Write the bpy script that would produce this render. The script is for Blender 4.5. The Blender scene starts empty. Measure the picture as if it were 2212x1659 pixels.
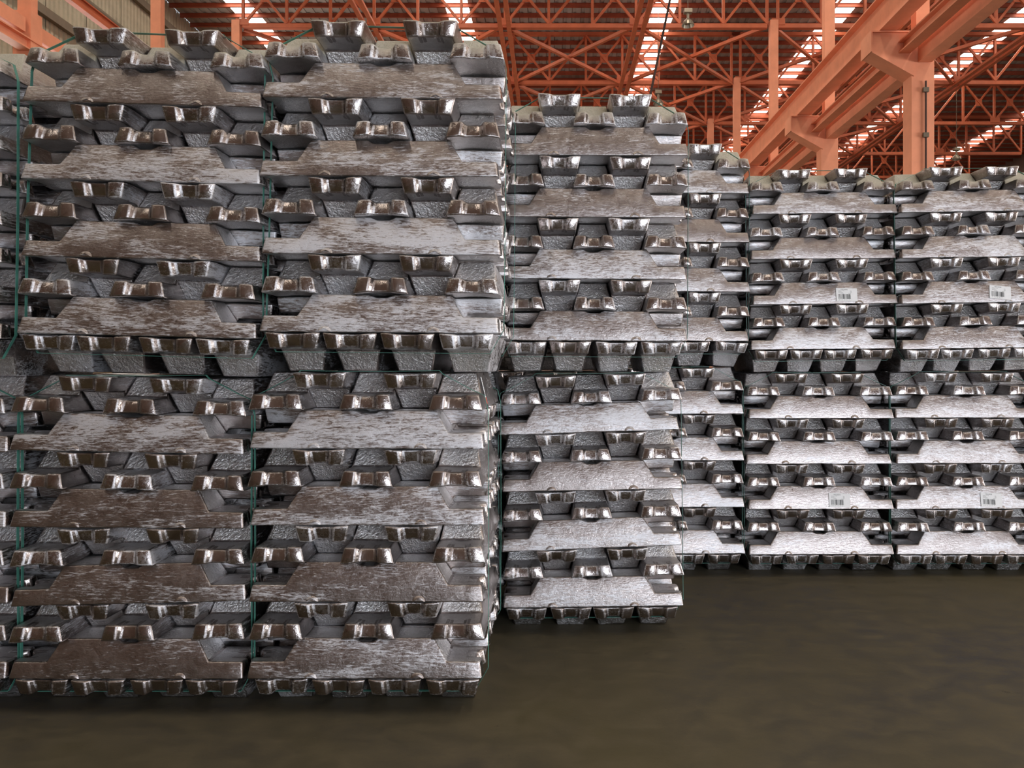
import bpy, bmesh, math, random
from mathutils import Vector, Matrix, noise

random.seed(7)
SC = bpy.context.scene
COL = SC.collection
R = math.radians

# ------------------------------------------------------------------ camera, world, lights, exposure
CAMZ = 1.097
FPX = 1732.0                      # focal length in pixels of the 2212 x 1659 frame
PX, PY = 1195.0, 790.0            # optical axis in the frame
cam_d = bpy.data.cameras.new('camera')
cam = bpy.data.objects.new('camera', cam_d)
COL.objects.link(cam)
cam.location = (0, 0, CAMZ)
cam.rotation_euler = (R(90), 0, 0)
cam_d.sensor_width = 36.0
cam_d.lens = 36.0 * FPX / 2212.0
cam_d.shift_x = (1106.0 - PX) / 2212.0
cam_d.shift_y = -(829.5 - PY) / 2212.0
cam_d.clip_end = 400
SC.camera = cam

world = bpy.data.worlds.new('world')
SC.world = world
world.use_nodes = True
bg = world.node_tree.nodes['Background']
bg.inputs['Color'].default_value = (0.80, 0.88, 1.0, 1)
bg.inputs['Strength'].default_value = 1.0

def area(name, loc, rot, sx, sy, power, color):
    d = bpy.data.lights.new(name, 'AREA')
    d.shape = 'RECTANGLE'
    d.size, d.size_y = sx, sy
    d.energy = power
    d.color = color
    o = bpy.data.objects.new(name, d)
    o.location = loc
    o.rotation_euler = rot
    COL.objects.link(o)
    return o

# daylight through the doorway in the wall behind the camera, to the right
area('doorway_daylight', (5.4, -8.85, 2.0), (R(90), 0, 0), 7.4, 3.8, 980, (0.82, 0.90, 1.0))
# fill light added in an invented left wall gap, to brighten the steelwork
area('left_fill_light', (-16.22, 31.0, 3.2), (0, R(-90), 0), 6.0, 22.0, 2300, (1.0, 0.95, 0.88))
# another light added in an unseen right wall gap, to brighten right flanks
area('right_fill_light', (33.9, 0.5, 2.4), (0, R(90), 0), 4.6, 15.0, 6000, (1.0, 0.98, 0.96))
SKYLIGHT = 8.0

SC.cycles.max_bounces = 5
SC.cycles.diffuse_bounces = 3
SC.cycles.glossy_bounces = 3
SC.cycles.caustics_reflective = False
SC.cycles.caustics_refractive = False
SC.cycles.use_light_tree = False
SC.cycles.adaptive_threshold = 0.03
vs = SC.view_settings
vs.view_transform = 'Standard'
vs.look = 'None'
vs.exposure = 0.0
vs.gamma = 1.0
vs.use_curve_mapping = False

# ------------------------------------------------------------------ materials
def nodes_of(m):
    m.use_nodes = True
    nt = m.node_tree
    return nt, nt.nodes['Principled BSDF']

def N(nt, typ, **kw):
    n = nt.nodes.new(typ)
    for k, v in kw.items():
        setattr(n, k, v)
    return n

def ramp(nt, fac, stops):
    r = nt.nodes.new('ShaderNodeValToRGB')
    el = r.color_ramp.elements
    while len(el) > 1:
        el.remove(el[-1])
    el[0].position = stops[0][0]
    el[0].color = stops[0][1] if len(stops[0][1]) == 4 else (*stops[0][1], 1)
    for p, c in stops[1:]:
        e = el.new(p)
        e.color = c if len(c) == 4 else (*c, 1)
    nt.links.new(fac, r.inputs['Fac'])
    return r.outputs['Color']

def g(v):
    return (v, v, v)

def tex(nt, vec, scale, detail=4, rough=0.55, dist=0.0):
    n = nt.nodes.new('ShaderNodeTexNoise')
    n.inputs['Scale'].default_value = scale
    n.inputs['Detail'].default_value = detail
    n.inputs['Roughness'].default_value = rough
    n.inputs['Distortion'].default_value = dist
    nt.links.new(vec, n.inputs['Vector'])
    return n.outputs['Fac']

def mathn(nt, op, a, b=None):
    n = nt.nodes.new('ShaderNodeMath')
    n.operation = op
    for i, v in enumerate((a, b)):
        if v is None:
            continue
        if isinstance(v, (int, float)):
            n.inputs[i].default_value = v
        else:
            nt.links.new(v, n.inputs[i])
    return n.outputs[0]

def mixc(nt, fac, a, b):
    n = nt.nodes.new('ShaderNodeMix')
    n.data_type = 'RGBA'
    for i, v in ((0, fac), (6, a), (7, b)):
        if isinstance(v, (int, float)):
            n.inputs[i].default_value = v
        elif isinstance(v, tuple):
            n.inputs[i].default_value = v if len(v) == 4 else (*v, 1)
        else:
            nt.links.new(v, n.inputs[i])
    return n.outputs[2]

def metal_coords(nt, stretch):
    tc = N(nt, 'ShaderNodeTexCoord')
    oi = N(nt, 'ShaderNodeObjectInfo')
    off = mathn(nt, 'MULTIPLY', oi.outputs['Random'], 37.0)
    comb = N(nt, 'ShaderNodeCombineXYZ')
    for i in range(3):
        nt.links.new(off, comb.inputs[i])
    add = N(nt, 'ShaderNodeVectorMath', operation='ADD')
    nt.links.new(tc.outputs['Object'], add.inputs[0])
    nt.links.new(comb.outputs[0], add.inputs[1])
    mul = N(nt, 'ShaderNodeVectorMath', operation='MULTIPLY')
    nt.links.new(add.outputs[0], mul.inputs[0])
    mul.inputs[1].default_value = stretch
    return add.outputs[0], mul.outputs[0], oi.outputs['Random']

def aluminium(name, smear, rough, bumpy, dust=0.0, deep=(0.30, 0.255, 0.24), pale=(0.42, 0.375, 0.36)):  # brown deep and pale defaults put the hall's reflected brown into the metal colour
    m = bpy.data.materials.new(name)
    nt, b = nodes_of(m)
    plain, streak, rnd = metal_coords(nt, (0.45, 1.0, 1.5))
    big = tex(nt, streak, 9.0, 3, 0.65, 0.6)
    fine = tex(nt, streak, 105.0, 4, 0.78, 0.6)
    mid = tex(nt, plain, 26.0, 3, 0.6, 0.8)
    if smear > 0.6:
        sc = N(nt, 'ShaderNodeVectorRotate', rotation_type='Y_AXIS')
        nt.links.new(streak, sc.inputs['Vector'])
        sc.inputs['Angle'].default_value = 0.22
        sq = N(nt, 'ShaderNodeVectorMath', operation='MULTIPLY')
        nt.links.new(sc.outputs[0], sq.inputs[0])
        sq.inputs[1].default_value = (0.35, 1.0, 1.6)
        scr = tex(nt, sq.outputs[0], 120.0, 2, 0.7, 0.5)
        mask = mathn(nt, 'ADD', mathn(nt, 'MULTIPLY', big, 0.40), mathn(nt, 'ADD', mathn(nt, 'MULTIPLY', fine, 0.44), mathn(nt, 'MULTIPLY', scr, 0.31)))
    else:
        mask = mathn(nt, 'ADD', mathn(nt, 'MULTIPLY', big, 0.55), mathn(nt, 'MULTIPLY', fine, 0.6))
    mask = mathn(nt, 'ADD', mask, mathn(nt, 'MULTIPLY', mathn(nt, 'SUBTRACT', rnd, 0.5), 0.10))
    lo = 0.645 - 0.06 * smear
    sm = ramp(nt, mask, [(lo - 0.03, g(0)), (lo + 0.07, g(1))])
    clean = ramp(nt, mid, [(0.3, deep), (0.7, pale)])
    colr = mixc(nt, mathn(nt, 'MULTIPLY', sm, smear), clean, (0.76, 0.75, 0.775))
    rgh = mathn(nt, 'ADD', mathn(nt, 'MULTIPLY', sm, 0.22 * smear + 0.06), mathn(nt, 'ADD', mathn(nt, 'MULTIPLY', mid, 0.16), rough - 0.08))
    met = mathn(nt, 'SUBTRACT', 1.0, mathn(nt, 'MULTIPLY', sm, 0.16 * smear))
    if dust > 0:
        geo = N(nt, 'ShaderNodeNewGeometry')
        sep = N(nt, 'ShaderNodeSeparateXYZ')
        nt.links.new(geo.outputs['Normal'], sep.inputs[0])
        up = ramp(nt, mathn(nt, 'ADD', sep.outputs[2], mathn(nt, 'MULTIPLY', mathn(nt, 'SUBTRACT', fine, 0.5), 0.5)),
                  [(0.12, g(0)), (0.6, g(1))])
        dm = mathn(nt, 'MULTIPLY', up, dust)
        dcol = mixc(nt, mid, (0.38, 0.335, 0.245), (0.55, 0.50, 0.40))
        colr = mixc(nt, dm, colr, dcol)
        met = mathn(nt, 'MULTIPLY', met, mathn(nt, 'SUBTRACT', 1.0, mathn(nt, 'MULTIPLY', dm, 0.9)))
        rgh = mathn(nt, 'ADD', rgh, mathn(nt, 'MULTIPLY', dm, 0.35))
    nt.links.new(colr, b.inputs['Base Color'])
    nt.links.new(rgh, b.inputs['Roughness'])
    nt.links.new(met, b.inputs['Metallic'])
    grain = tex(nt, plain, 95.0, 2, 0.65)
    bm_h = mathn(nt, 'ADD', mathn(nt, 'MULTIPLY', grain, 0.5 if (smear > 0.6 or smear < 0.3) else 1.5), mathn(nt, 'MULTIPLY', mid, 0.9))
    if smear > 0.4:
        bm_h = mathn(nt, 'ADD', bm_h, mathn(nt, 'MULTIPLY', fine, 1.0))
    bp = N(nt, 'ShaderNodeBump')
    bp.inputs['Strength'].default_value = bumpy
    bp.inputs['Distance'].default_value = 0.004
    nt.links.new(bm_h, bp.inputs['Height'])
    nt.links.new(bp.outputs[0], b.inputs['Normal'])
    return m

M = {}
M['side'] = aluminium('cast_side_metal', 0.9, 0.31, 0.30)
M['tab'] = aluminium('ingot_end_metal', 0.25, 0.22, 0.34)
M['skin'] = aluminium('ingot_skin_metal', 0.45, 0.36, 0.75, 0.0, (0.64, 0.605, 0.595), (0.80, 0.775, 0.77))
M['side_dusty'] = aluminium('dusty_side_metal', 0.9, 0.31, 0.45, 0.9)
M['tab_dusty'] = aluminium('dusty_end_metal', 0.25, 0.22, 0.42, 0.9)
M['skin_dusty'] = aluminium('dusty_skin_metal', 0.45, 0.36, 0.75, 0.95, (0.64, 0.605, 0.595), (0.80, 0.775, 0.77))

def simple(name, c, rough=0.5, metallic=0.0, vary=0.12, scale=3.0, bump=0.0):
    m = bpy.data.materials.new(name)
    nt, b = nodes_of(m)
    tc = N(nt, 'ShaderNodeTexCoord')
    n = tex(nt, tc.outputs['Object'], scale, 5, 0.6)
    lo = tuple(max(0, v * (1 - vary)) for v in c)
    hi = tuple(min(1, v * (1 + vary)) for v in c)
    nt.links.new(ramp(nt, n, [(0.3, lo), (0.7, hi)]), b.inputs['Base Color'])
    b.inputs['Roughness'].default_value = rough
    b.inputs['Metallic'].default_value = metallic
    if bump:
        bp = N(nt, 'ShaderNodeBump')
        bp.inputs['Strength'].default_value = bump
        bp.inputs['Distance'].default_value = 0.01
        nt.links.new(n, bp.inputs['Height'])
        nt.links.new(bp.outputs[0], b.inputs['Normal'])
    return m

M['orange'] = simple('orange_painted_steel', (0.56, 0.140, 0.060), 0.5, 0, 0.15, 2.0)
M['lit_orange'] = simple('lit_orange_steel', (0.86, 0.335, 0.19), 0.55, 0, 0.10, 2.0)  # lighter orange: missing light on columns and girders put into the colour
M['purlin'] = simple('purlin_orange_steel', (0.33, 0.065, 0.026), 0.6, 0, 0.2, 2.0)
M['sheet'] = simple('grey_roof_sheet', (0.44, 0.40, 0.365), 0.55, 0.2, 0.2, 0.6)
M['wallsheet'] = simple('cream_wall_sheet', (0.42, 0.38, 0.28), 0.6, 0, 0.15, 1.5)
M['girt'] = simple('dark_wall_girt', (0.16, 0.13, 0.09), 0.6)
M['farwall'] = simple('brown_sheet_wall', (0.27, 0.195, 0.165), 0.6, 0, 0.25, 0.5)
M['strap'] = simple('green_plastic_strap', (0.085, 0.27, 0.205), 0.4, 0, 0.25, 9.0)
M['paper'] = simple('white_label_paper', (0.88, 0.87, 0.87), 0.6, 0, 0.03, 40.0)
M['ink'] = simple('black_print_ink', (0.025, 0.03, 0.03), 0.6)
M['red'] = simple('red_label_paper', (0.75, 0.13, 0.10), 0.6, 0, 0.05, 40.0)
M['greyprint'] = simple('grey_print', (0.30, 0.29, 0.28), 0.6)
M['cable'] = simple('dark_rope', (0.05, 0.025, 0.02), 0.8)
M['lampmetal'] = simple('lamp_grey_metal', (0.35, 0.31, 0.24), 0.35, 0.6)

def floor_mat():
    m = bpy.data.materials.new('worn_concrete_floor')
    nt, b = nodes_of(m)
    tc = N(nt, 'ShaderNodeTexCoord')
    v = tc.outputs['Object']
    mp = N(nt, 'ShaderNodeMapping')
    mp.inputs['Scale'].default_value = (0.9, 1.2, 1)
    nt.links.new(v, mp.inputs[0])
    big = tex(nt, v, 0.55, 4, 0.6, 0.4)
    mid = tex(nt, mp.outputs[0], 9.0, 8, 0.72, 0.25)
    fine = tex(nt, v, 70.0, 3, 0.7)
    c1 = mixc(nt, ramp(nt, big, [(0.35, g(0)), (0.65, g(1))]), (0.058, 0.052, 0.049), (0.098, 0.080, 0.036))
    c2 = mixc(nt, ramp(nt, mid, [(0.40, g(0)), (0.72, g(1))]), c1, (0.122, 0.100, 0.062))
    sp = ramp(nt, fine, [(0.72, g(0)), (0.78, g(1))])
    c3 = mixc(nt, mathn(nt, 'MULTIPLY', sp, 0.35), c2, (0.30, 0.25, 0.18))
    dark = ramp(nt, tex(nt, mp.outputs[0], 4.0, 8, 0.78, 0.8), [(0.31, g(1)), (0.37, g(0))])
    c4 = mixc(nt, mathn(nt, 'MULTIPLY', dark, 0.6), c3, (0.02, 0.018, 0.015))
    nt.links.new(c4, b.inputs['Base Color'])
    nt.links.new(ramp(nt, mid, [(0.3, g(0.55)), (0.7, g(0.8))]), b.inputs['Roughness'])
    b.inputs['Specular IOR Level'].default_value = 0.25
    bp = N(nt, 'ShaderNodeBump')
    bp.inputs['Strength'].default_value = 0.15
    bp.inputs['Distance'].default_value = 0.01
    nt.links.new(mid, bp.inputs['Height'])
    nt.links.new(bp.outputs[0], b.inputs['Normal'])
    return m
M['floor'] = floor_mat()

def emis(name, c, s):
    m = bpy.data.materials.new(name)
    nt, b = nodes_of(m)
    b.inputs['Base Color'].default_value = (0.8, 0.8, 0.78, 1)
    b.inputs['Emission Color'].default_value = (*c, 1)
    b.inputs['Emission Strength'].default_value = s
    return m
M['paneedge'] = simple('pale_sheet_edge', (0.7, 0.68, 0.62), 0.5)
M['skylight'] = emis('translucent_skylight_sheet', (1.0, 0.90, 0.76), SKYLIGHT)

# ------------------------------------------------------------------ builders
def tag(o, label=None, cat=None, group=None, kind=None):
    if label: o['label'] = label
    if cat: o['category'] = cat
    if group: o['group'] = group
    if kind: o['kind'] = kind
    return o

def link(name, me, parent=None):
    o = bpy.data.objects.new(name, me)
    COL.objects.link(o)
    if parent is not None:
        o.parent = parent
    return o

def empty(name, loc=(0, 0, 0), rz=0.0):
    o = bpy.data.objects.new(name, None)
    o.location = loc
    o.rotation_euler = (0, 0, rz)
    o.empty_display_size = 0.1
    COL.objects.link(o)
    return o

class MB:
    def __init__(self):
        self.v, self.f, self.mi = [], [], []
    def quad(self, pts, mi=0):
        n = len(self.v)
        self.v += [tuple(p) for p in pts]
        self.f.append(tuple(range(n, n + len(pts))))
        self.mi.append(mi)
    def box(self, x0, x1, y0, y1, z0, z1, mi=0):
        n = len(self.v)
        self.v += [(x0, y0, z0), (x1, y0, z0), (x1, y1, z0), (x0, y1, z0), (x0, y0, z1), (x1, y0, z1), (x1, y1, z1), (x0, y1, z1)]
        for q in ((3, 2, 1, 0), (4, 5, 6, 7), (0, 1, 5, 4), (1, 2, 6, 5), (2, 3, 7, 6), (3, 0, 4, 7)):
            self.f.append(tuple(n + i for i in q))
            self.mi.append(mi)
        return self
    def bar(self, p, q, w, h, up=(0, 0, 1), mi=0):
        p, q = Vector(p), Vector(q)
        d = (q - p).normalized()
        u = Vector(up)
        s = d.cross(u)
        if s.length < 1e-4:
            s = d.cross(Vector((1, 0, 0)))
        s.normalize()
        t = s.cross(d).normalized()
        n = len(self.v)
        for base in (p, q):
            for a, b in ((-1, -1), (1, -1), (1, 1), (-1, 1)):
                self.v.append(tuple(base + s * (a * w / 2) + t * (b * h / 2)))
        for f in ((3, 2, 1, 0), (4, 5, 6, 7), (0, 1, 5, 4), (1, 2, 6, 5), (2, 3, 7, 6), (3, 0, 4, 7)):
            self.f.append(tuple(n + i for i in f))
            self.mi.append(mi)
        return self
    def ibeam(self, p, q, w, h, t, up=(0, 0, 1)):
        p, q, u = Vector(p), Vector(q), Vector(up)
        self.bar(p + u * (h / 2 - t / 2), q + u * (h / 2 - t / 2), w, t, up)
        self.bar(p - u * (h / 2 - t / 2), q - u * (h / 2 - t / 2), w, t, up)
        self.bar(p, q, t, h - 2 * t, up)
        return self
    def lathe(self, prof, c, seg=20):
        n = len(self.v)
        for r, z in prof:
            for k in range(seg):
                a = 2 * math.pi * k / seg
                self.v.append((c[0] + r * math.cos(a), c[1] + r * math.sin(a), c[2] + z))
        for i in range(len(prof) - 1):
            for k in range(seg):
                k2 = (k + 1) % seg
                self.f.append((n + i * seg + k, n + i * seg + k2, n + (i + 1) * seg + k2, n + (i + 1) * seg + k))
                self.mi.append(0)
        return self
    def mesh(self, name, mats):
        me = bpy.data.meshes.new(name)
        me.from_pydata(self.v, [], self.f)
        for m in (mats if isinstance(mats, (list, tuple)) else [mats]):
            me.materials.append(m)
        me.polygons.foreach_set('material_index', self.mi)
        me.update()
        return me
    def build(self, name, mats, parent=None):
        return link(name, self.mesh(name, mats), parent)

# ------------------------------------------------------------------ the hall
XL, XR, YF, YB = -16.2, 34.0, -9.0, 72.0
ZR = CAMZ + 15.3                                   # roof sheet
ZC = CAMZ + 12.7                                   # truss bottom chord
SKY_X = [-13.3, -4.1, 4.75, 12.4, 20.6, 28.8]
SKY_W = 1.0

fl = MB()
fl.quad([(XL, YF, 0), (XR, YF, 0), (XR, YB, 0), (XL, YB, 0)])
tag(fl.build('floor', M['floor']), 'dark worn concrete floor with olive stains', kind='structure')

ce = MB()
edges = [XL] + [e for x in SKY_X for e in (x - SKY_W / 2, x + SKY_W / 2)] + [XR]
for i in range(0, len(edges), 2):
    x0, x1 = edges[i], edges[i + 1]
    n = int((x1 - x0) / 0.19)
    for k in range(n):
        a = x0 + (x1 - x0) * k / n
        b = x0 + (x1 - x0) * (k + 1) / n
        z = ZR + (0.035 if k % 2 else 0.0)
        ce.quad([(a, YB, z), (b, YB, z), (b, YF, z), (a, YF, z)])
        ce.quad([(b, YB, ZR), (b, YB, ZR + 0.035), (b, YF, ZR + 0.035), (b, YF, ZR)])
ceiling = tag(ce.build('ceiling', M['sheet']), 'grey corrugated roof sheets with orange purlins and bright skylight strips', kind='structure')
PUR = 0.98
pm = MB().ibeam((XL, 0, 0), (XR, 0, 0), 0.09, 0.17, 0.02).mesh('purlin', M['purlin'])
ys = []
y = 26.0
while y < YB:
    ys.append(y)
    o = link('purlin', pm, ceiling)
    o.location = (0, y, ZR - 0.09)
    y += PUR
sk = MB()
sk.box(-SKY_W / 2, SKY_W / 2, 0.0, PUR - 0.05, 0.0, 0.012)
sk.mi[0] = 1
skm = sk.mesh('skylight_pane', [M['paneedge'], M['skylight']])
skl = MB()
skl.box(-SKY_W / 2, SKY_W / 2, 0.0, 6.9, 0.0, 0.012)
skl.mi[0] = 1
sklm = skl.mesh('skylight_pane_long', [M['paneedge'], M['skylight']])
for x in SKY_X:
    for y in ys:
        o = link('skylight_pane', skm, ceiling)
        o.location = (x, y + 0.02, ZR)
    for k in range(5):
        o = link('skylight_pane', sklm, ceiling)
        o.location = (x, YF + 7.0 * k, ZR)

# left wall of ribbed sheets on dark girts
wl = MB()
wl.quad([(XL - 0.12, YF, 0), (XL - 0.12, YB, 0), (XL - 0.12, YB, ZR), (XL - 0.12, YF, ZR)])
wall_left = tag(wl.build('wall_left', M['girt']), 'cream ribbed sheet wall with dark horizontal girts', kind='structure')
pn = MB()
pw = 2.2
ribs = 9
for k in range(ribs):
    a = pw * k / ribs
    b = a + pw / ribs * 0.55
    c = a + pw / ribs * 0.68
    d = a + pw / ribs * 0.87
    e = pw * (k + 1) / ribs
    for (u0, x0, u1, x1) in ((a, 0, b, 0), (b, 0, c, -0.05), (c, -0.05, d, -0.05), (d, -0.05, e, 0)):
        pn.quad([(x0, u0, 0), (x1, u1, 0), (x1, u1, ZR - 0.02), (x0, u0, ZR - 0.02)])
pnm = pn.mesh('wall_panel', M['wallsheet'])
for k in range(24):
    yk = 10.0 + k * (pw + 0.03)
    o = link('wall_panel', pnm, wall_left)
    o.location = (XL, yk, 0)
    if 19.0 < yk < 41.0:                          # raised for the gap that holds the added fill light
        o.location.z = 6.4
        o.scale.z = (ZR - 6.4) / ZR
for h in (6.4, 8.8, 11.2, 12.5, 14.2):
    m = MB().bar((XL + 0.10, 8, CAMZ + h), (XL + 0.10, YB, CAMZ + h), 0.16, 0.28)
    m.build('girt', M['girt'], wall_left)

def plain_wall(name, quads, label):
    w = MB()
    for q in quads:
        w.box(*q)
    return tag(w.build(name, M['farwall']), label, kind='structure')
plain_wall('wall_right', [(XR, XR + 0.1, 8.0, YB, 0, ZR), (XR, XR + 0.1, YF, -7.0, 0, ZR), (XR, XR + 0.1, -7.0, 8.0, 4.7, ZR)], 'brown sheet wall along the far right side')
plain_wall('wall_back', [(XL, XR, YB, YB + 0.1, 0, ZR)], 'brown sheet wall at the far end of the hall')
DX0, DX1, DZ = 1.7, 9.1, 3.9
wf = plain_wall('wall_front', [(XL, DX0, YF - 0.1, YF, 0, 9.5), (DX1, XR, YF - 0.1, YF, 0, 9.5), (DX0, DX1, YF - 0.1, YF, DZ, 9.5),
                               (XL, XR, YF - 0.1, YF, 9.5, ZR)], 'brown sheet wall with open doorway behind the viewer')

# ------------------------------------------------------------------ steelwork
CX_R, CX_L = 8.2, -11.8
NX = [CX_L + (CX_R - CX_L) / 4 * k for k in range(5)]
FR = [24, 30, 36, 42, 48, 54, 60]
ordn = ['first', 'second', 'third', 'fourth', 'fifth', 'sixth', 'seventh', 'eighth']

def beam_mesh(length, w, h, name, mat, kind='box'):
    mb = MB()
    if kind == 'i':
        mb.ibeam((0, 0, 0), (length, 0, 0), w, h, 0.02)
    else:
        mb.bar((0, 0, 0), (length, 0, 0), w, h)
    return mb.mesh(name, mat)

def make_truss():
    r = empty('roof_truss')
    x0, x1 = CX_L + 0.2, CX_R - 0.2
    zt = ZR - 0.42 - ZC
    MB().bar((x0, -0.06, 0), (x1, -0.06, 0), 0.03, 0.16).bar((x0, 0.06, -0.065), (x1, 0.06, -0.065), 0.16, 0.03).build('bottom_chord', M['orange'], r)
    MB().bar((x0, 0, zt), (x1, 0, zt), 0.2, 0.14).build('top_chord', M['orange'], r)
    n = 12
    st = (x1 - x0) / n
    vm = MB().bar((0, 0, 0.05), (0, 0, zt - 0.05), 0.10, 0.10).mesh('vertical', M['orange'])
    for k in range(n + 1):
        link('vertical', vm, r).location = (x0 + st * k, 0, 0)
    dm1 = MB().bar((0, 0.05, 0.08), (st, 0.05, zt - 0.08), 0.08, 0.09).mesh('diagonal', M['orange'])
    dm2 = MB().bar((0, -0.05, zt - 0.08), (st, -0.05, 0.08), 0.08, 0.09).mesh('diagonal', M['orange'])
    gm = MB().bar((st / 2, -0.012, zt / 2 - 0.19), (st / 2, -0.012, zt / 2 + 0.19), 0.34, 0.02, (0, 1, 0)).mesh('gusset', M['orange'])
    gb = MB().bar((0, -0.09, 0.02), (0, -0.09, 0.26), 0.5, 0.02, (0, 1, 0)).mesh('gusset', M['orange'])
    for k in range(n):
        o = link('diagonal', dm1 if k % 2 else dm2, r)
        o.location = (x0 + st * k, 0, 0)
        if k % 3 != 1:
            link('diagonal', dm2 if k % 2 else dm1, r).location = (x0 + st * k, 0, 0)
            link('gusset', gm, r).location = (x0 + st * k, 0, 0)
        if k % 3 == 0:
            link('gusset', gb, r).location = (x0 + st * k, 0, 0)
    return r

def copy_tree(o, parent=None):
    c = o.copy()
    COL.objects.link(c)
    c.parent = parent
    for ch in list(o.children):
        copy_tree(ch, c)
    return c

truss = make_truss()
first = True
for bi, (bx, bn) in enumerate(((0.0, 'over the stacks'), (CX_R - CX_L, 'right of the crane columns'))):
    for k, d in enumerate(FR):
        t = truss if first else copy_tree(truss)
        first = False
        t.location = (bx, d, ZC)
        tag(t, f'orange lattice roof truss {bn}, {ordn[k]} from the viewer', 'truss', 'orange roof trusses')

lng = beam_mesh(44, 0.16, 0.10, 'bar', M['orange'])
for k, x in enumerate(NX[1:4] + [CX_R + 4.95, CX_R + 9.9]):
    r = empty('longitudinal_strut', (x, 23, ZC - 0.02))
    for s in (-1, 1):
        o = link('bar', lng, r)
        o.rotation_euler = (0, 0, R(90))
        o.location = (s * 0.16, 0, -0.12)
    tag(r, f'long orange roof strut, {ordn[k]} from the left, running away between truss nodes', 'strut', 'orange roof struts')

def brace_bar(p, q, parent):
    return MB().bar(p, q, 0.13, 0.03).bar((p[0], p[1], p[2] + 0.07), (q[0], q[1], q[2] + 0.07), 0.03, 0.13).build('brace_bar', M['orange'], parent)
XP = NX + [CX_R + 4.95, CX_R + 9.9]
wd = ['far left', 'left', 'middle', 'right', 'first beyond the columns', 'second beyond the columns']
for k in range(1, 6):
    for i in range(len(XP) - 1):
        r = empty('roof_cross_brace', (XP[i], FR[k], ZC - 0.12))
        s = XP[i + 1] - XP[i]
        brace_bar((0.2, 0.1, 0), (s - 0.2, 5.9, 0), r)
        brace_bar((0.2, 5.9, 0.1), (s - 0.2, 0.1, 0.1), r)
        tag(r, f'orange flat cross brace, {wd[i]} panel, behind {ordn[k]} roof truss', 'brace', 'orange roof cross braces')

def make_column(side, hb):
    r = empty('steel_column')
    s = side
    MB().bar((0, 0, 0), (0, 0, hb), 0.44 if s > 0 else 0.24, 0.50 if s > 0 else 0.30).build('shaft', M['lit_orange'], r)
    MB().bar((0.04 * s, 0, hb), (0.04 * s, 0, ZC + 0.2), 0.26, 0.30).build('upper_shaft', M['lit_orange'], r)
    if s < 0:
        MB().box(-0.2, 0.2, -0.2, 0.2, hb - 1.75, hb - 0.75).build('joint_plate', M['lit_orange'], r)
        return r
    b = MB()
    # bracket towards the hall that carries the crane girder
    xa, xb = -s * 0.2, -s * 1.15
    for yy in (-0.22, 0.22):
        n = len(b.v)
        b.v += [(xa, yy - 0.015, hb - 0.95), (xb, yy - 0.015, hb - 0.42), (xb, yy - 0.015, hb), (xa, yy - 0.015, hb),
                (xa, yy + 0.015, hb - 0.95), (xb, yy + 0.015, hb - 0.42), (xb, yy + 0.015, hb), (xa, yy + 0.015, hb)]
        for q in ((0, 1, 2, 3), (7, 6, 5, 4), (0, 4, 5, 1), (1, 5, 6, 2), (2, 6, 7, 3), (3, 7, 4, 0)):
            b.f.append(tuple(n + i for i in q)); b.mi.append(0)
    b.box(min(xb, xb - s * 0.03), max(xb, xb - s * 0.03), -0.3, 0.3, hb - 0.46, hb)
    b.box(min(xa, xb), max(xa, xb), -0.3, 0.3, hb - 0.03, hb)
    b.bar((xb, 0, hb - 0.44), (xa, 0, hb - 0.97), 0.5, 0.03, (0, 0, 1))
    b.build('bracket', M['lit_orange'], r)
    return r

CD = [12, 18, 24, 30, 36, 42, 48]
for side, cx, nm in ((1, CX_R, 'right'), (-1, CX_L, 'left')):
    hb = CAMZ + (7.4 if side > 0 else 8.65)
    c0 = make_column(side, hb)
    for k, d in enumerate(CD):
        c = c0 if k == 0 else copy_tree(c0)
        c.location = (cx, d, 0)
        tag(c, f'orange steel crane column, {ordn[k]} of the row on the {nm}', 'column', 'orange crane columns')
    gx = cx - side * (0.80 if side > 0 else 0.30)
    gh = 0.78 if side > 0 else 0.26
    gz = hb + 0.01 + gh / 2
    r = empty('crane_girder', (gx, 0, gz))
    MB().ibeam((0, 4, 0), (0, 70, 0), 0.38 if side > 0 else 0.16, gh, 0.03).build('girder', M['lit_orange'] if side > 0 else M['orange'], r)
    MB().bar((0, 4, gh / 2 + 0.04), (0, 70, gh / 2 + 0.04), 0.08, 0.08).build('rail', M['girt'], r)
    tag(r, f'orange crane runway girder with rail on the {nm} column row', 'girder')
    t = MB().ibeam((0, 4, 0), (0, 70, 0), 0.26, 0.26, 0.03).build('tie_beam', M['lit_orange'])
    t.location = (cx - side * (0.42 if side > 0 else 0.1), 0, hb - 0.35 if side > 0 else CAMZ + 7.12)
    tag(t, f'slim orange tie beam under the {nm} crane girder', 'beam')
    r = empty('strut_beam', (cx, 0, CAMZ + (6.95 if side > 0 else 7.55)))
    for k in range(len(CD)):
        MB().bar((0.03 * side, CD[k] - 5.8, 0), (0.03 * side, CD[k] - 0.25, 0), 0.30, 0.46 if side > 0 else 0.32).build('segment', M['lit_orange'], r)
    tag(r, f'thick orange strut joining the crane columns on the {nm}', 'beam')

# cable on the near column
cb = MB().bar((0, 0, 5.0), (0, 0, CAMZ + 6.3), 0.03, 0.03)
cbo = cb.build('column_cable', M['cable'])
cbo.location = (CX_R + 0.04, 17.73, 0)
tag(cbo, 'thin dark cable clipped to front of the nearest column', 'cable')
for z in (6.2, 7.2):
    MB().box(-0.06, 0.06, -0.03, 0.03, z - 0.05, z + 0.05).build('clip', M['girt'], cbo)

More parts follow.
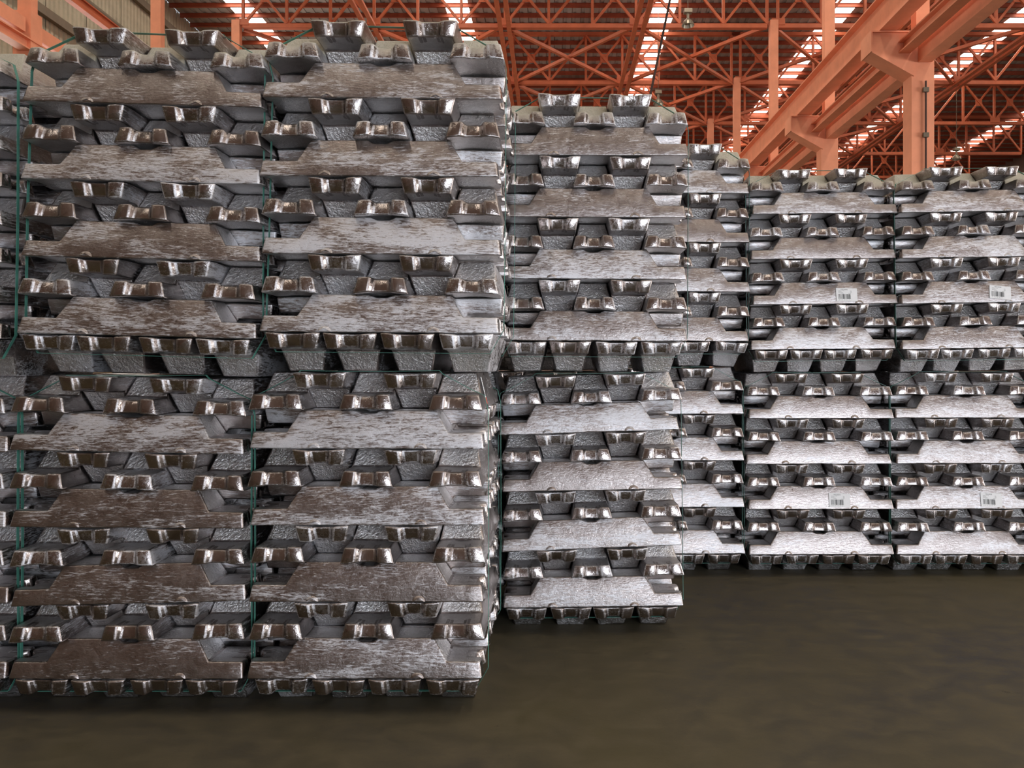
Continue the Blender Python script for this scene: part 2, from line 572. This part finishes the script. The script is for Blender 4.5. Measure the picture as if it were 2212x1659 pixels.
# hanging rope and lamps
rp = MB().bar((3.62, 20.0, CAMZ + 12.55), (0.80, 20.0, 0.0), 0.055, 0.055, (0, 1, 0))
tag(rp.build('hanging_rope', M['cable']), 'dark slack rope hanging from the roof behind the middle stack', 'rope')

def lamp(px, py, d, label):
    x = (px - PX) / FPX * d
    z = CAMZ + (PY - py) / FPX * d
    r = empty('high_bay_lamp', (x, d, z))
    MB().box(-0.14, 0.14, -0.12, 0.12, 0.22, 0.36).build('ballast_box', M['lampmetal'], r)
    MB().lathe([(0.03, 0.0), (0.05, 0.05), (0.05, 0.2), (0.03, 0.23)], (0, 0, 0)).build('socket', M['lampmetal'], r)
    MB().lathe([(0.06, 0.02), (0.12, -0.03), (0.19, -0.11), (0.23, -0.22), (0.22, -0.23), (0.17, -0.11), (0.05, 0.0)], (0, 0, 0)).build('bell_shade', M['lampmetal'], r)
    MB().bar((0, 0, 0.36), (0, 0, ZR - z), 0.02, 0.02).build('hanger', M['girt'], r)
    tag(r, label, 'lamp', 'high bay lamps')
lamp(1486, 42, 28.5, 'bell shaped high bay lamp under the nearest visible truss')
lamp(1422, 214, 34.5, 'high bay lamp peeking above the middle stack')
lamp(2066, 335, 40.5, 'small high bay lamp right of the nearest crane column')

# ------------------------------------------------------------------ the ingots
L, W, H, T = 0.740, 0.169, 0.1175, 0.050
NARROW = 0.110

def halfw(z):
    return W / 2 - (W - NARROW) / 2 * (z / H)

UU = [-1.0, -0.72, -0.45, -0.30, 0.0, 0.30, 0.45, 0.72, 1.0]

def ingot_mesh(name, seed, mats, seg=2, bosses=True):
    rs = random.Random(seed)
    bm = bmesh.new()
    notch = 0.010 + rs.uniform(-0.002, 0.002)
    half = [(0.0, H - notch), (0.020, H - notch), (0.040, H), (0.13, H), (0.214, H), (0.254, T), (0.268, T), (0.315, T)]
    st = [(-x, h) for x, h in reversed(half[1:])] + half
    def zb(u, x):
        return 0.007 * (1 - u * u) ** 1.3 * (0.8 + 0.2 * math.cos(9 * x))
    def rec(u):
        a = abs(u)
        if a <= 0.31: return 1.0
        if a >= 0.44: return 0.0
        return (0.44 - a) / 0.13
    def xend(u, fz):
        return L / 2 - 0.007 * fz - rec(u) * (0.012 + 0.007 * fz) - 0.005 * max(0.0, abs(u) - 0.72) / 0.28
    cols = []
    def add(x, h, end=0):
        row = {'b': [], 't': [], 'm': []}
        for u in UU:
            xb = x if not end else end * xend(u, 0.0)
            row['b'].append(bm.verts.new((xb, u * W / 2, zb(u, x))))
        for u in UU:
            w = halfw(h)
            lob = 0.0
            if abs(x) > 0.255:
                lob = -0.006 * rec(u) * (1.0 if end else 0.5)
            xt = x if not end else end * xend(u, 1.0)
            row['t'].append(bm.verts.new((xt, u * w, h + lob)))
        if end:
            for u in UU:
                w = halfw(h / 2)
                row['m'].append(bm.verts.new((end * xend(u, 0.5), u * w, h / 2 + zb(u, x) / 2)))
        else:
            for u in (-1, 1):
                row['m'].append(bm.verts.new((x, u * halfw(h * 0.5), h * 0.5)))
        cols.append(row)
    add(-L / 2, T, -1)
    for x, h in st:
        add(x, h)
    add(L / 2, T, 1)
    fm = {}
    def face(vs, mi):
        f = bm.faces.new(vs)
        f.material_index = mi
        f.smooth = True
    n = len(UU)
    for i in range(len(cols) - 1):
        a, c = cols[i], cols[i + 1]
        tabz = i == 0 or i == len(cols) - 2
        for k in range(n - 1):
            face((a['b'][k], a['b'][k + 1], c['b'][k + 1], c['b'][k]), 2)
            face((a['t'][k + 1], a['t'][k], c['t'][k], c['t'][k + 1]), 2)
        am0, am1 = a['m'][0], a['m'][-1]
        cm0, cm1 = c['m'][0], c['m'][-1]
        face((a['b'][0], c['b'][0], cm0, am0), 0)
        face((am0, cm0, c['t'][0], a['t'][0]), 0)
        face((c['b'][-1], a['b'][-1], am1, cm1), 0)
        face((cm1, am1, a['t'][-1], c['t'][-1]), 0)
    for row, flip in ((cols[0], False), (cols[-1], True)):
        for k in range(n - 1):
            for lo, hi in (('b', 'm'), ('m', 't')):
                q = (row[lo][k + 1], row[lo][k], row[hi][k], row[hi][k + 1])
                face(q[::-1] if flip else q, 1)
    bm.normal_update()
    es = [e for e in bm.edges if e.is_manifold and e.calc_face_angle(0) > R(24)]
    bmesh.ops.bevel(bm, geom=es, offset=0.0050, offset_type='OFFSET', segments=seg, profile=0.6, affect='EDGES', clamp_overlap=True)
    so = Vector((seed * 3.1, seed * 1.7, 0))
    for v in bm.verts:
        d = noise.noise_vector(v.co * 9 + so) * 0.0016 + noise.noise_vector(v.co * 30 + so) * 0.0007
        v.co += d
    # small half-round bosses near the wide edge
    if bosses:
        for x in (-0.165, 0.168):
            for s in (-1, 1):
                ring, seg2 = [], 8
                c = bm.verts.new((x, s * (halfw(0.012) + 0.0030), 0.012))
                for k in range(seg2 + 1):
                    a = math.pi * k / seg2
                    r1, r2 = 0.022, 0.012
                    z = 0.003 + math.sin(a) * r2 * 1.5
                    z2 = 0.003 + math.sin(a) * r2 * 1.1
                    ring.append((bm.verts.new((x + math.cos(a) * r1, s * (halfw(z) - 0.002), z)),
                                 bm.verts.new((x + math.cos(a) * r1 * 0.8, s * (halfw(z2) + 0.0025), z2))))
                for k in range(seg2):
                    q = (ring[k][0], ring[k + 1][0], ring[k + 1][1], ring[k][1])
                    t3 = (ring[k][1], ring[k + 1][1], c)
                    if s > 0:
                        face(q, 0); face(t3, 0)
                    else:
                        face(q[::-1], 0); face(t3[::-1], 0)
    bmesh.ops.triangulate(bm, faces=[f for f in bm.faces if len(f.verts) > 4])
    me = bpy.data.meshes.new(name)
    bm.to_mesh(me)
    bm.free()
    for m in mats:
        me.materials.append(m)
    return me

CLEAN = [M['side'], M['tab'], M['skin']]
DUSTY = [M['side_dusty'], M['tab_dusty'], M['skin_dusty']]
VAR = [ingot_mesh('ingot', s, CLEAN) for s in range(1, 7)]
VARD = [ingot_mesh('ingot_dusty', s, DUSTY) for s in range(7, 10)]
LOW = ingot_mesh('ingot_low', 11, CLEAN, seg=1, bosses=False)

#        key   X       Y     base   pitch  roll  xs    tilt of the long layers from bottom to top
BUN = [('Z0', -2.075, 2.50, 0.0,   0.1182, 0.0, 1.0, (0, 0, 0, 0)),
       ('Z1', -2.060, 2.45, 1.064, 0.1165, -.4, 1.0, (0, 0, 0, 0)),
       ('A0', -1.331, 2.50, 0.0,   0.1180, 0.0, 1.0, (0.0, 1.3, -0.3, -1.2)),
       ('A1', -1.280, 2.45, 1.068, 0.1182, -1.5, 1.0, (0, 0, 0, 0)),
       ('B0', -0.585, 2.50, 0.0,   0.1196, 0.0, 1.0, (0, 0, 0, -0.3)),
       ('B1', -0.533, 2.45, 1.078, 0.1196, -.5, 1.0, (0, 0, 0.2, 0)),
       ('C0', 0.160, 3.25, 0.0,   0.1180, 0.6, 1.0, (0.2, 1.6, 0.4, 1.2)),
       ('C1', 0.160, 3.16, 1.072, 0.1220, -.3, 1.0, (0, 0, 0, 0)),
       ('D0', 0.614, 4.15, 0.0,   0.1207, 0.2, 1.03, (0, 0, 0, 0)),
       ('D1', 0.636, 4.15, 1.096, 0.1280, -.3, 1.03, (0, 0, 0, 0)),
       ('E0', 1.383, 4.15, 0.0,   0.1175, 0.1, 1.03, (0, 0, 0, 0)),
       ('E1', 1.407, 4.15, 1.064, 0.1172, 0.5, 1.03, (0, 0, 0, 0)),
       ('F0', 2.154, 4.15, 0.0,   0.1180, 0.1, 1.03, (0, 0, 0, 0)),
       ('F1', 2.180, 4.12, 1.068, 0.1172, 0.9, 1.03, (0, 0, 0, 0)),
       ('G0', -0.585, 3.27, 0.0,  0.1185, 0.0, 1.0, (0, 0, 0, 0)),
       ('G1', -0.585, 3.25, 1.060, 0.1185, 0.0, 1.0, (0, 0, 0, 0)),
       ('H0', -0.10, 4.17, 0.0, 0.1185, 0.0, 1.0, (0, 0, 0, 0)),
       ('H1', -0.10, 4.17, 1.075, 0.1185, 0.0, 1.0, (0, 0, 0, 0)),
       ('I0', 0.665, 4.98, 0.0, 0.1185, 0.0, 1.03, (0, 0, 0, 0)),
       ('I1', 0.665, 4.98, 1.068, 0.1170, 0.0, 1.03, (0, 0, 0, 0)),
       ('J0', 1.455, 4.98, 0.0, 0.1185, 0.0, 1.03, (0, 0, 0, 0)),
       ('J1', 1.455, 4.98, 1.068, 0.1165, 0.0, 1.03, (0, 0, 0, 0)),
       ('K0', 2.25, 4.98, 0.0, 0.1185, 0.0, 1.03, (0, 0, 0, 0)),
       ('K1', 2.25, 4.98, 1.068, 0.1165, 0.0, 1.03, (0, 0, 0, 0)),
       ('M0', -0.22, 4.98, 0.0, 0.1185, 0.0, 1.03, (0, 0, 0, 0)),
       ('M1', -0.22, 4.98, 1.068, 0.1165, 0.0, 1.03, (0, 0, 0, 0)),
       ('N0', 2.94, 4.16, 0.0, 0.1185, 0.0, 1.03, (0, 0, 0, 0)),
       ('N1', 2.965, 4.16, 1.068, 0.1170, 0.0, 1.03, (0, 0, 0, 0)),
       ('L0', -1.345, 3.27, 0.0, 0.1185, 0.0, 1.0, (0, 0, 0, 0)),
       ('L1', -1.345, 3.27, 1.056, 0.1165, 0.0, 1.0, (0, 0, 0, 0))]
HIDDEN = 'GHIJKLMN'
BNAME = {'Z': 'stack cut by left edge', 'A': 'leftmost whole stack', 'B': 'front stack beside open floor', 'C': 'middle stack',
         'D': 'half hidden stack', 'E': 'barcoded rear stack', 'F': 'rightmost stack'}
LAY = {8: 'top', 7: 'second', 6: 'third', 5: 'fourth', 4: 'fifth', 3: 'sixth', 2: 'seventh', 1: 'eighth', 0: 'lowest'}
POS5 = ['leftmost', 'second from left', 'middle', 'second from right', 'rightmost']
POS4 = ['leftmost', 'second from left', 'second from right', 'rightmost']
POSD = ['front', 'second from front', 'third from front', 'second from back', 'rearmost']
FLIP = Matrix.Rotation(math.pi, 4, 'X')
PITCH = 0.1414

def singles(key, layer, i):
    k = key[0]
    if k in HIDDEN:
        return False
    if k == 'Z':
        return layer in (1, 3, 5, 7) and i == 0 or (layer % 2 == 0 and i >= 4)
    if k == 'D':
        return (layer % 2 == 1 and i == 0) or (layer == 0 and i >= 2) or (layer % 2 == 0 and layer > 0 and i >= 3)
    if layer % 2 == 0:
        return True
    if k == 'B':
        return i <= 2
    if k in 'AC':
        return i <= 1
    return i == 0

rest_v, rest_f, rest_m = [], [], []
lowv = [v.co.copy() for v in LOW.vertices]
lowf = [tuple(p.vertices) for p in LOW.polygons]
lowm = [p.material_index for p in LOW.polygons]
INGOT = {}
rj = random.Random(21)
for key, X, Y, base, p, roll, xs, tilts in BUN:
    k0 = key[0]
    updown = 'upper' if key[1] == '1' else 'lower'
    bname = f"{updown} bundle, {BNAME.get(k0)}"
    B = Matrix.Translation((X, Y, base)) @ Matrix.Rotation(R(-roll), 4, 'Y')
    if key[1] == '1':
        B = Matrix.Translation((X, Y, base + abs(math.sin(R(roll))) * 0.06)) @ Matrix.Rotation(R(-roll), 4, 'Y')
    tl = {1: tilts[0], 3: tilts[1], 5: tilts[2], 7: tilts[3]}
    for q in (2, 4, 6):
        tl[q] = (tl[q - 1] + tl[q + 1]) / 2
    tl[8] = tl[7]
    tl[0] = 0
    sz = p / 0.1180
    for layer in range(9):
        LM = B @ Matrix.Translation((0, 0, layer * p)) @ Matrix.Rotation(R(-tl[layer]), 4, 'Y')
        long_ = layer % 2 == 1
        cnt = 4 if layer == 0 else 5
        shift = rj.uniform(-0.006, 0.006)
        for i in range(cnt):
            up = (i % 2 == 1) if layer else True
            jx, jy, jr = rj.uniform(-.006, .006), rj.uniform(-.006, .006), rj.uniform(-.7, .7)
            jt = rj.uniform(-.35, .35)
            if layer == 0:
                off = (i - 1.5) * 0.178
                jx *= 0.7
                if key == 'D1' and i == 3:
                    jt = 5.0
                if key == 'E1' and i == 2:
                    jt = -1.5
            else:
                off = (i - 2) * PITCH
                jx *= 0.35
            if long_:
                loc = Matrix.Translation((shift + jy, (off + 2 * PITCH + W / 2) * xs + jx, 0)) @ Matrix.Rotation(R(jr * 0.35), 4, 'Z')
                if i % 2 == 0 and rj.random() < 0.5:
                    loc = loc @ Matrix.Rotation(math.pi, 4, 'Z')
            else:
                loc = Matrix.Translation((off * xs + jx + shift * 0.6, L / 2 * xs - 0.004 + jy, 0)) @ Matrix.Rotation(R(jr * 0.6), 4, 'Z') @ Matrix.Rotation(R(jt), 4, 'Y') @ Matrix.Rotation(R(90), 4, 'Z')
            mat = LM @ loc
            if up:
                mat = mat @ Matrix.Translation((0, 0, H * sz)) @ FLIP
            mat = mat @ Matrix.Diagonal((xs, xs, sz, 1))
            if singles(key, layer, i):
                top = layer == 8 and key[1] == '1'
                me = (VARD if top else VAR)[rj.randrange(3 if top else 6)]
                o = link('aluminium_ingot', me)
                o.matrix_world = mat
                if long_:
                    lab = f"lengthwise aluminium ingot, {POSD[i]} in {LAY[layer]} layer, {bname}"
                else:
                    lab = f"aluminium ingot end, {(POS5 if layer else POS4)[i]} in {LAY[layer]} layer, {bname}"
                tag(o, lab, 'ingot', f'ingots of {bname}')
                INGOT[(key, layer, i)] = o
            else:
                n = len(rest_v)
                rest_v += [tuple(mat @ v) for v in lowv]
                fl_ = mat.determinant() < 0
                rest_f += [tuple(n + a for a in (f[::-1] if fl_ else f)) for f in lowf]
                rest_m += lowm
me = bpy.data.meshes.new('packed_ingots')
me.from_pydata(rest_v, [], rest_f)
for m in CLEAN:
    me.materials.append(m)
me.polygons.foreach_set('material_index', rest_m)
me.polygons.foreach_set('use_smooth', [True] * len(rest_f))
me.update()
tag(link('packed_ingots', me), 'aluminium ingots packed deep inside and behind the strapped bundles', 'ingots', kind='stuff')
bpy.data.meshes.remove(LOW)

# ------------------------------------------------------------------ green straps
def strap_mesh(p, xs):
    hw = 0.377 * xs
    t = 9 * p
    pts = [(-0.335 * xs, p * 0.50), (0.335 * xs, p * 0.50), (hw, p * 1.12), (hw + 0.001, p * 4.3), (hw, 8 * p - 0.005), (hw - 0.012, 8 * p + 0.045),
           (hw - 0.055, 8 * p + 0.064), (0.232 * xs, t - 0.006), (0.222 * xs, t + 0.0045), (0.06 * xs, t + 0.002), (-0.06 * xs, t + 0.002), (-0.222 * xs, t + 0.0045), (-0.232 * xs, t - 0.006),
           (-(hw - 0.055), 8 * p + 0.064), (-(hw - 0.012), 8 * p + 0.045), (-hw, 8 * p - 0.005), (-hw - 0.001, p * 4.3), (-hw, p * 1.12)]
    n = len(pts)
    v, f = [], []
    for i, (x, z) in enumerate(pts):
        a, b = pts[i - 1], pts[(i + 1) % n]
        d = Vector((b[0] - a[0], b[1] - a[1]))
        d.normalize()
        nx, nz = d[1] * 0.0012, -d[0] * 0.0012
        tw = 0.0025 * math.sin(i * 2.3)
        v += [(x, -0.006 + tw, z), (x, 0.006 + tw, z), (x + nx, 0.006 + tw, z + nz), (x + nx, -0.006 + tw, z + nz)]
    for i in range(n):
        j = (i + 1) % n
        for a in range(4):
            b = (a + 1) % 4
            f.append((i * 4 + a, i * 4 + b, j * 4 + b, j * 4 + a))
    me = bpy.data.meshes.new('strap')
    me.from_pydata(v, [], f)
    me.materials.append(M['strap'])
    me.update()
    return me
for key, X, Y, base, p, roll, xs, tilts in BUN:
    if key[0] in HIDDEN:
        continue
    bname = f"{'upper' if key[1] == '1' else 'lower'} bundle, {BNAME[key[0]]}"
    sm = strap_mesh(p, xs)
    for yy, w in ((0.062, 'front'), (0.672, 'rear')):
        o = link('plastic_strap', sm)
        o.matrix_world = Matrix.Translation((X, Y, base + (abs(math.sin(R(roll))) * 0.06 if key[1] == '1' else 0))) @ Matrix.Rotation(R(-roll), 4, 'Y') @ Matrix.Translation((0, yy * xs, 0))
        tag(o, f'green plastic strap round {w} of {bname}', 'strap', 'green plastic straps')

# ------------------------------------------------------------------ barcode labels and sticker
def text_mesh(txt, size):
    cu = bpy.data.curves.new('t', 'FONT')
    cu.body = txt
    cu.size = size
    o = bpy.data.objects.new('t', cu)
    COL.objects.link(o)
    dg = bpy.context.evaluated_depsgraph_get()
    me = bpy.data.meshes.new_from_object(o.evaluated_get(dg))
    bpy.data.objects.remove(o)
    bpy.data.curves.remove(cu)
    me.materials.clear()
    me.materials.append(M['ink'])
    return me

LW, LH = 0.106, 0.072
paper = MB()
paper.box(-LW / 2, LW / 2, -LH / 2, LH / 2, 0, 0.0006)
paper_me = paper.mesh('barcode_label', M['paper'])
bars = MB()
rb = random.Random(5)
x = -LW / 2 + 0.011
while x < 0.020:
    w = rb.choice((0.0012, 0.0012, 0.0022, 0.0034))
    bars.quad([(x, -0.024, 0.0009), (x + w, -0.024, 0.0009), (x + w, 0.003, 0.0009), (x, 0.003, 0.0009)])
    x += w + rb.choice((0.0012, 0.0018, 0.0028))
bars_me = bars.mesh('barcode_bars', M['ink'])
lines = MB()
for k, (x0, x1) in enumerate(((-0.041, -0.012), (-0.041, -0.025), (-0.041, -0.019), (-0.030, -0.014))):
    z = 0.0200 - k * 0.0048
    xx = x0
    while xx < x1:
        w = rb.uniform(0.0015, 0.005)
        lines.quad([(xx, z, 0.0009), (min(xx + w, x1), z, 0.0009), (min(xx + w, x1), z + 0.0018, 0.0009), (xx, z + 0.0018, 0.0009)])
        xx += w + 0.0012
    for a, b in ((0.018, 0.026) if k != 3 else (0.009, 0.021),):
        lines.quad([(a, z, 0.0009), (b, z, 0.0009), (b, z + 0.0016, 0.0009), (a, z + 0.0016, 0.0009)])
for k in range(7):
    a = -0.040 + k * 0.0085
    lines.quad([(a, -0.0305, 0.0009), (a + 0.0022, -0.0305, 0.0009), (a + 0.0022, -0.0272, 0.0009), (a, -0.0272, 0.0009)])
lines_me = lines.mesh('small_print', M['greyprint'])
head_me = text_mesh('HILLSIDE', 0.0088)

def stick(ing, child, dx, zc, rot, side=-1.0):
    """place a flat child on the sloping side of an ingot, its text upright in the world"""
    mw = ing.matrix_world
    wx = 1.0 if (mw.to_3x3() @ Vector((1, 0, 0))).x > 0 else -1.0
    sy = -1.0 if (mw.to_3x3() @ Vector((0, -1, 0))).y < 0 else 1.0
    slope = math.atan2((W - NARROW) / 2, H)
    nrm = Vector((0, sy * math.cos(slope), math.sin(slope)))
    xax = Vector((wx, 0, 0))
    yax = nrm.cross(xax).normalized()
    rotm = Matrix((xax, yax, nrm)).transposed().to_4x4()
    pos = Vector((wx * dx, sy * halfw(zc), zc)) + nrm * 0.0028
    child.parent = ing
    child.matrix_parent_inverse = Matrix.Identity(4)
    child.matrix_basis = Matrix.Translation(pos) @ rotm @ Matrix.Rotation(R(rot), 4, 'Z')

for key, dx, zc, rot in (('E1', 0.108, 0.048, -2.0), ('F1', 0.132, 0.052, -7.5), ('E0', 0.095, 0.046, -2.0), ('F0', 0.117, 0.046, -3.0)):
    ing = INGOT[(key, 3, 0)]
    pl = link('barcode_label', paper_me)
    stick(ing, pl, dx, zc, rot)
    pl['label'] = 'white paper barcode label'
    link('barcode_bars', bars_me, pl)
    link('small_print', lines_me, pl)
    h = link('heading', head_me, pl)
    h.location = (-0.0285, 0.0255, 0.0009)
    ing['label'] = f"lengthwise ingot with white barcode label, {'upper' if key[1] == '1' else 'lower'} bundle, {BNAME[key[0]]}"

# small red and white sticker on the right flank of the near stack
ing = INGOT[('B0', 8, 4)]
mw = ing.matrix_world
st = MB()
st.box(-0.013, 0.013, -0.024, 0.045, 0, 0.0006)
s1 = st.build('sticker', M['paper'])
slope = math.atan2((W - NARROW) / 2, H)
lx = 1.0
# local side that faces +X in the world
sy = 1.0 if (mw.to_3x3() @ Vector((0, 1, 0))).x > 0 else -1.0
nrm = Vector((0, sy * math.cos(slope), math.sin(slope)))
yax = Vector((0, -sy * math.sin(slope), math.cos(slope)))
xax = yax.cross(nrm)
rotm = Matrix((xax, yax, nrm)).transposed().to_4x4()
wy = 1.0 if (mw.to_3x3() @ Vector((1, 0, 0))).y > 0 else -1.0
pos = Vector((wy * (-L / 2 + 0.20), sy * halfw(0.058), 0.058)) + nrm * 0.0028
s1.parent = ing
s1.matrix_basis = Matrix.Translation(pos) @ rotm
s1['label'] = 'small red and white sticker'
rd = MB()
rd.box(-0.013, 0.013, -0.045, -0.024, 0, 0.0006)
rd.build('red_end', M['red'], s1)
gp = MB()
gp.box(-0.008, 0.009, -0.020, -0.006, 0.0006, 0.0009)
for k in range(5):
    gp.box(-0.008, 0.002 + 0.004 * (k % 2), 0.004 + k * 0.008, 0.006 + k * 0.008, 0.0006, 0.0009)
gp.build('sticker_print', M['greyprint'], s1)
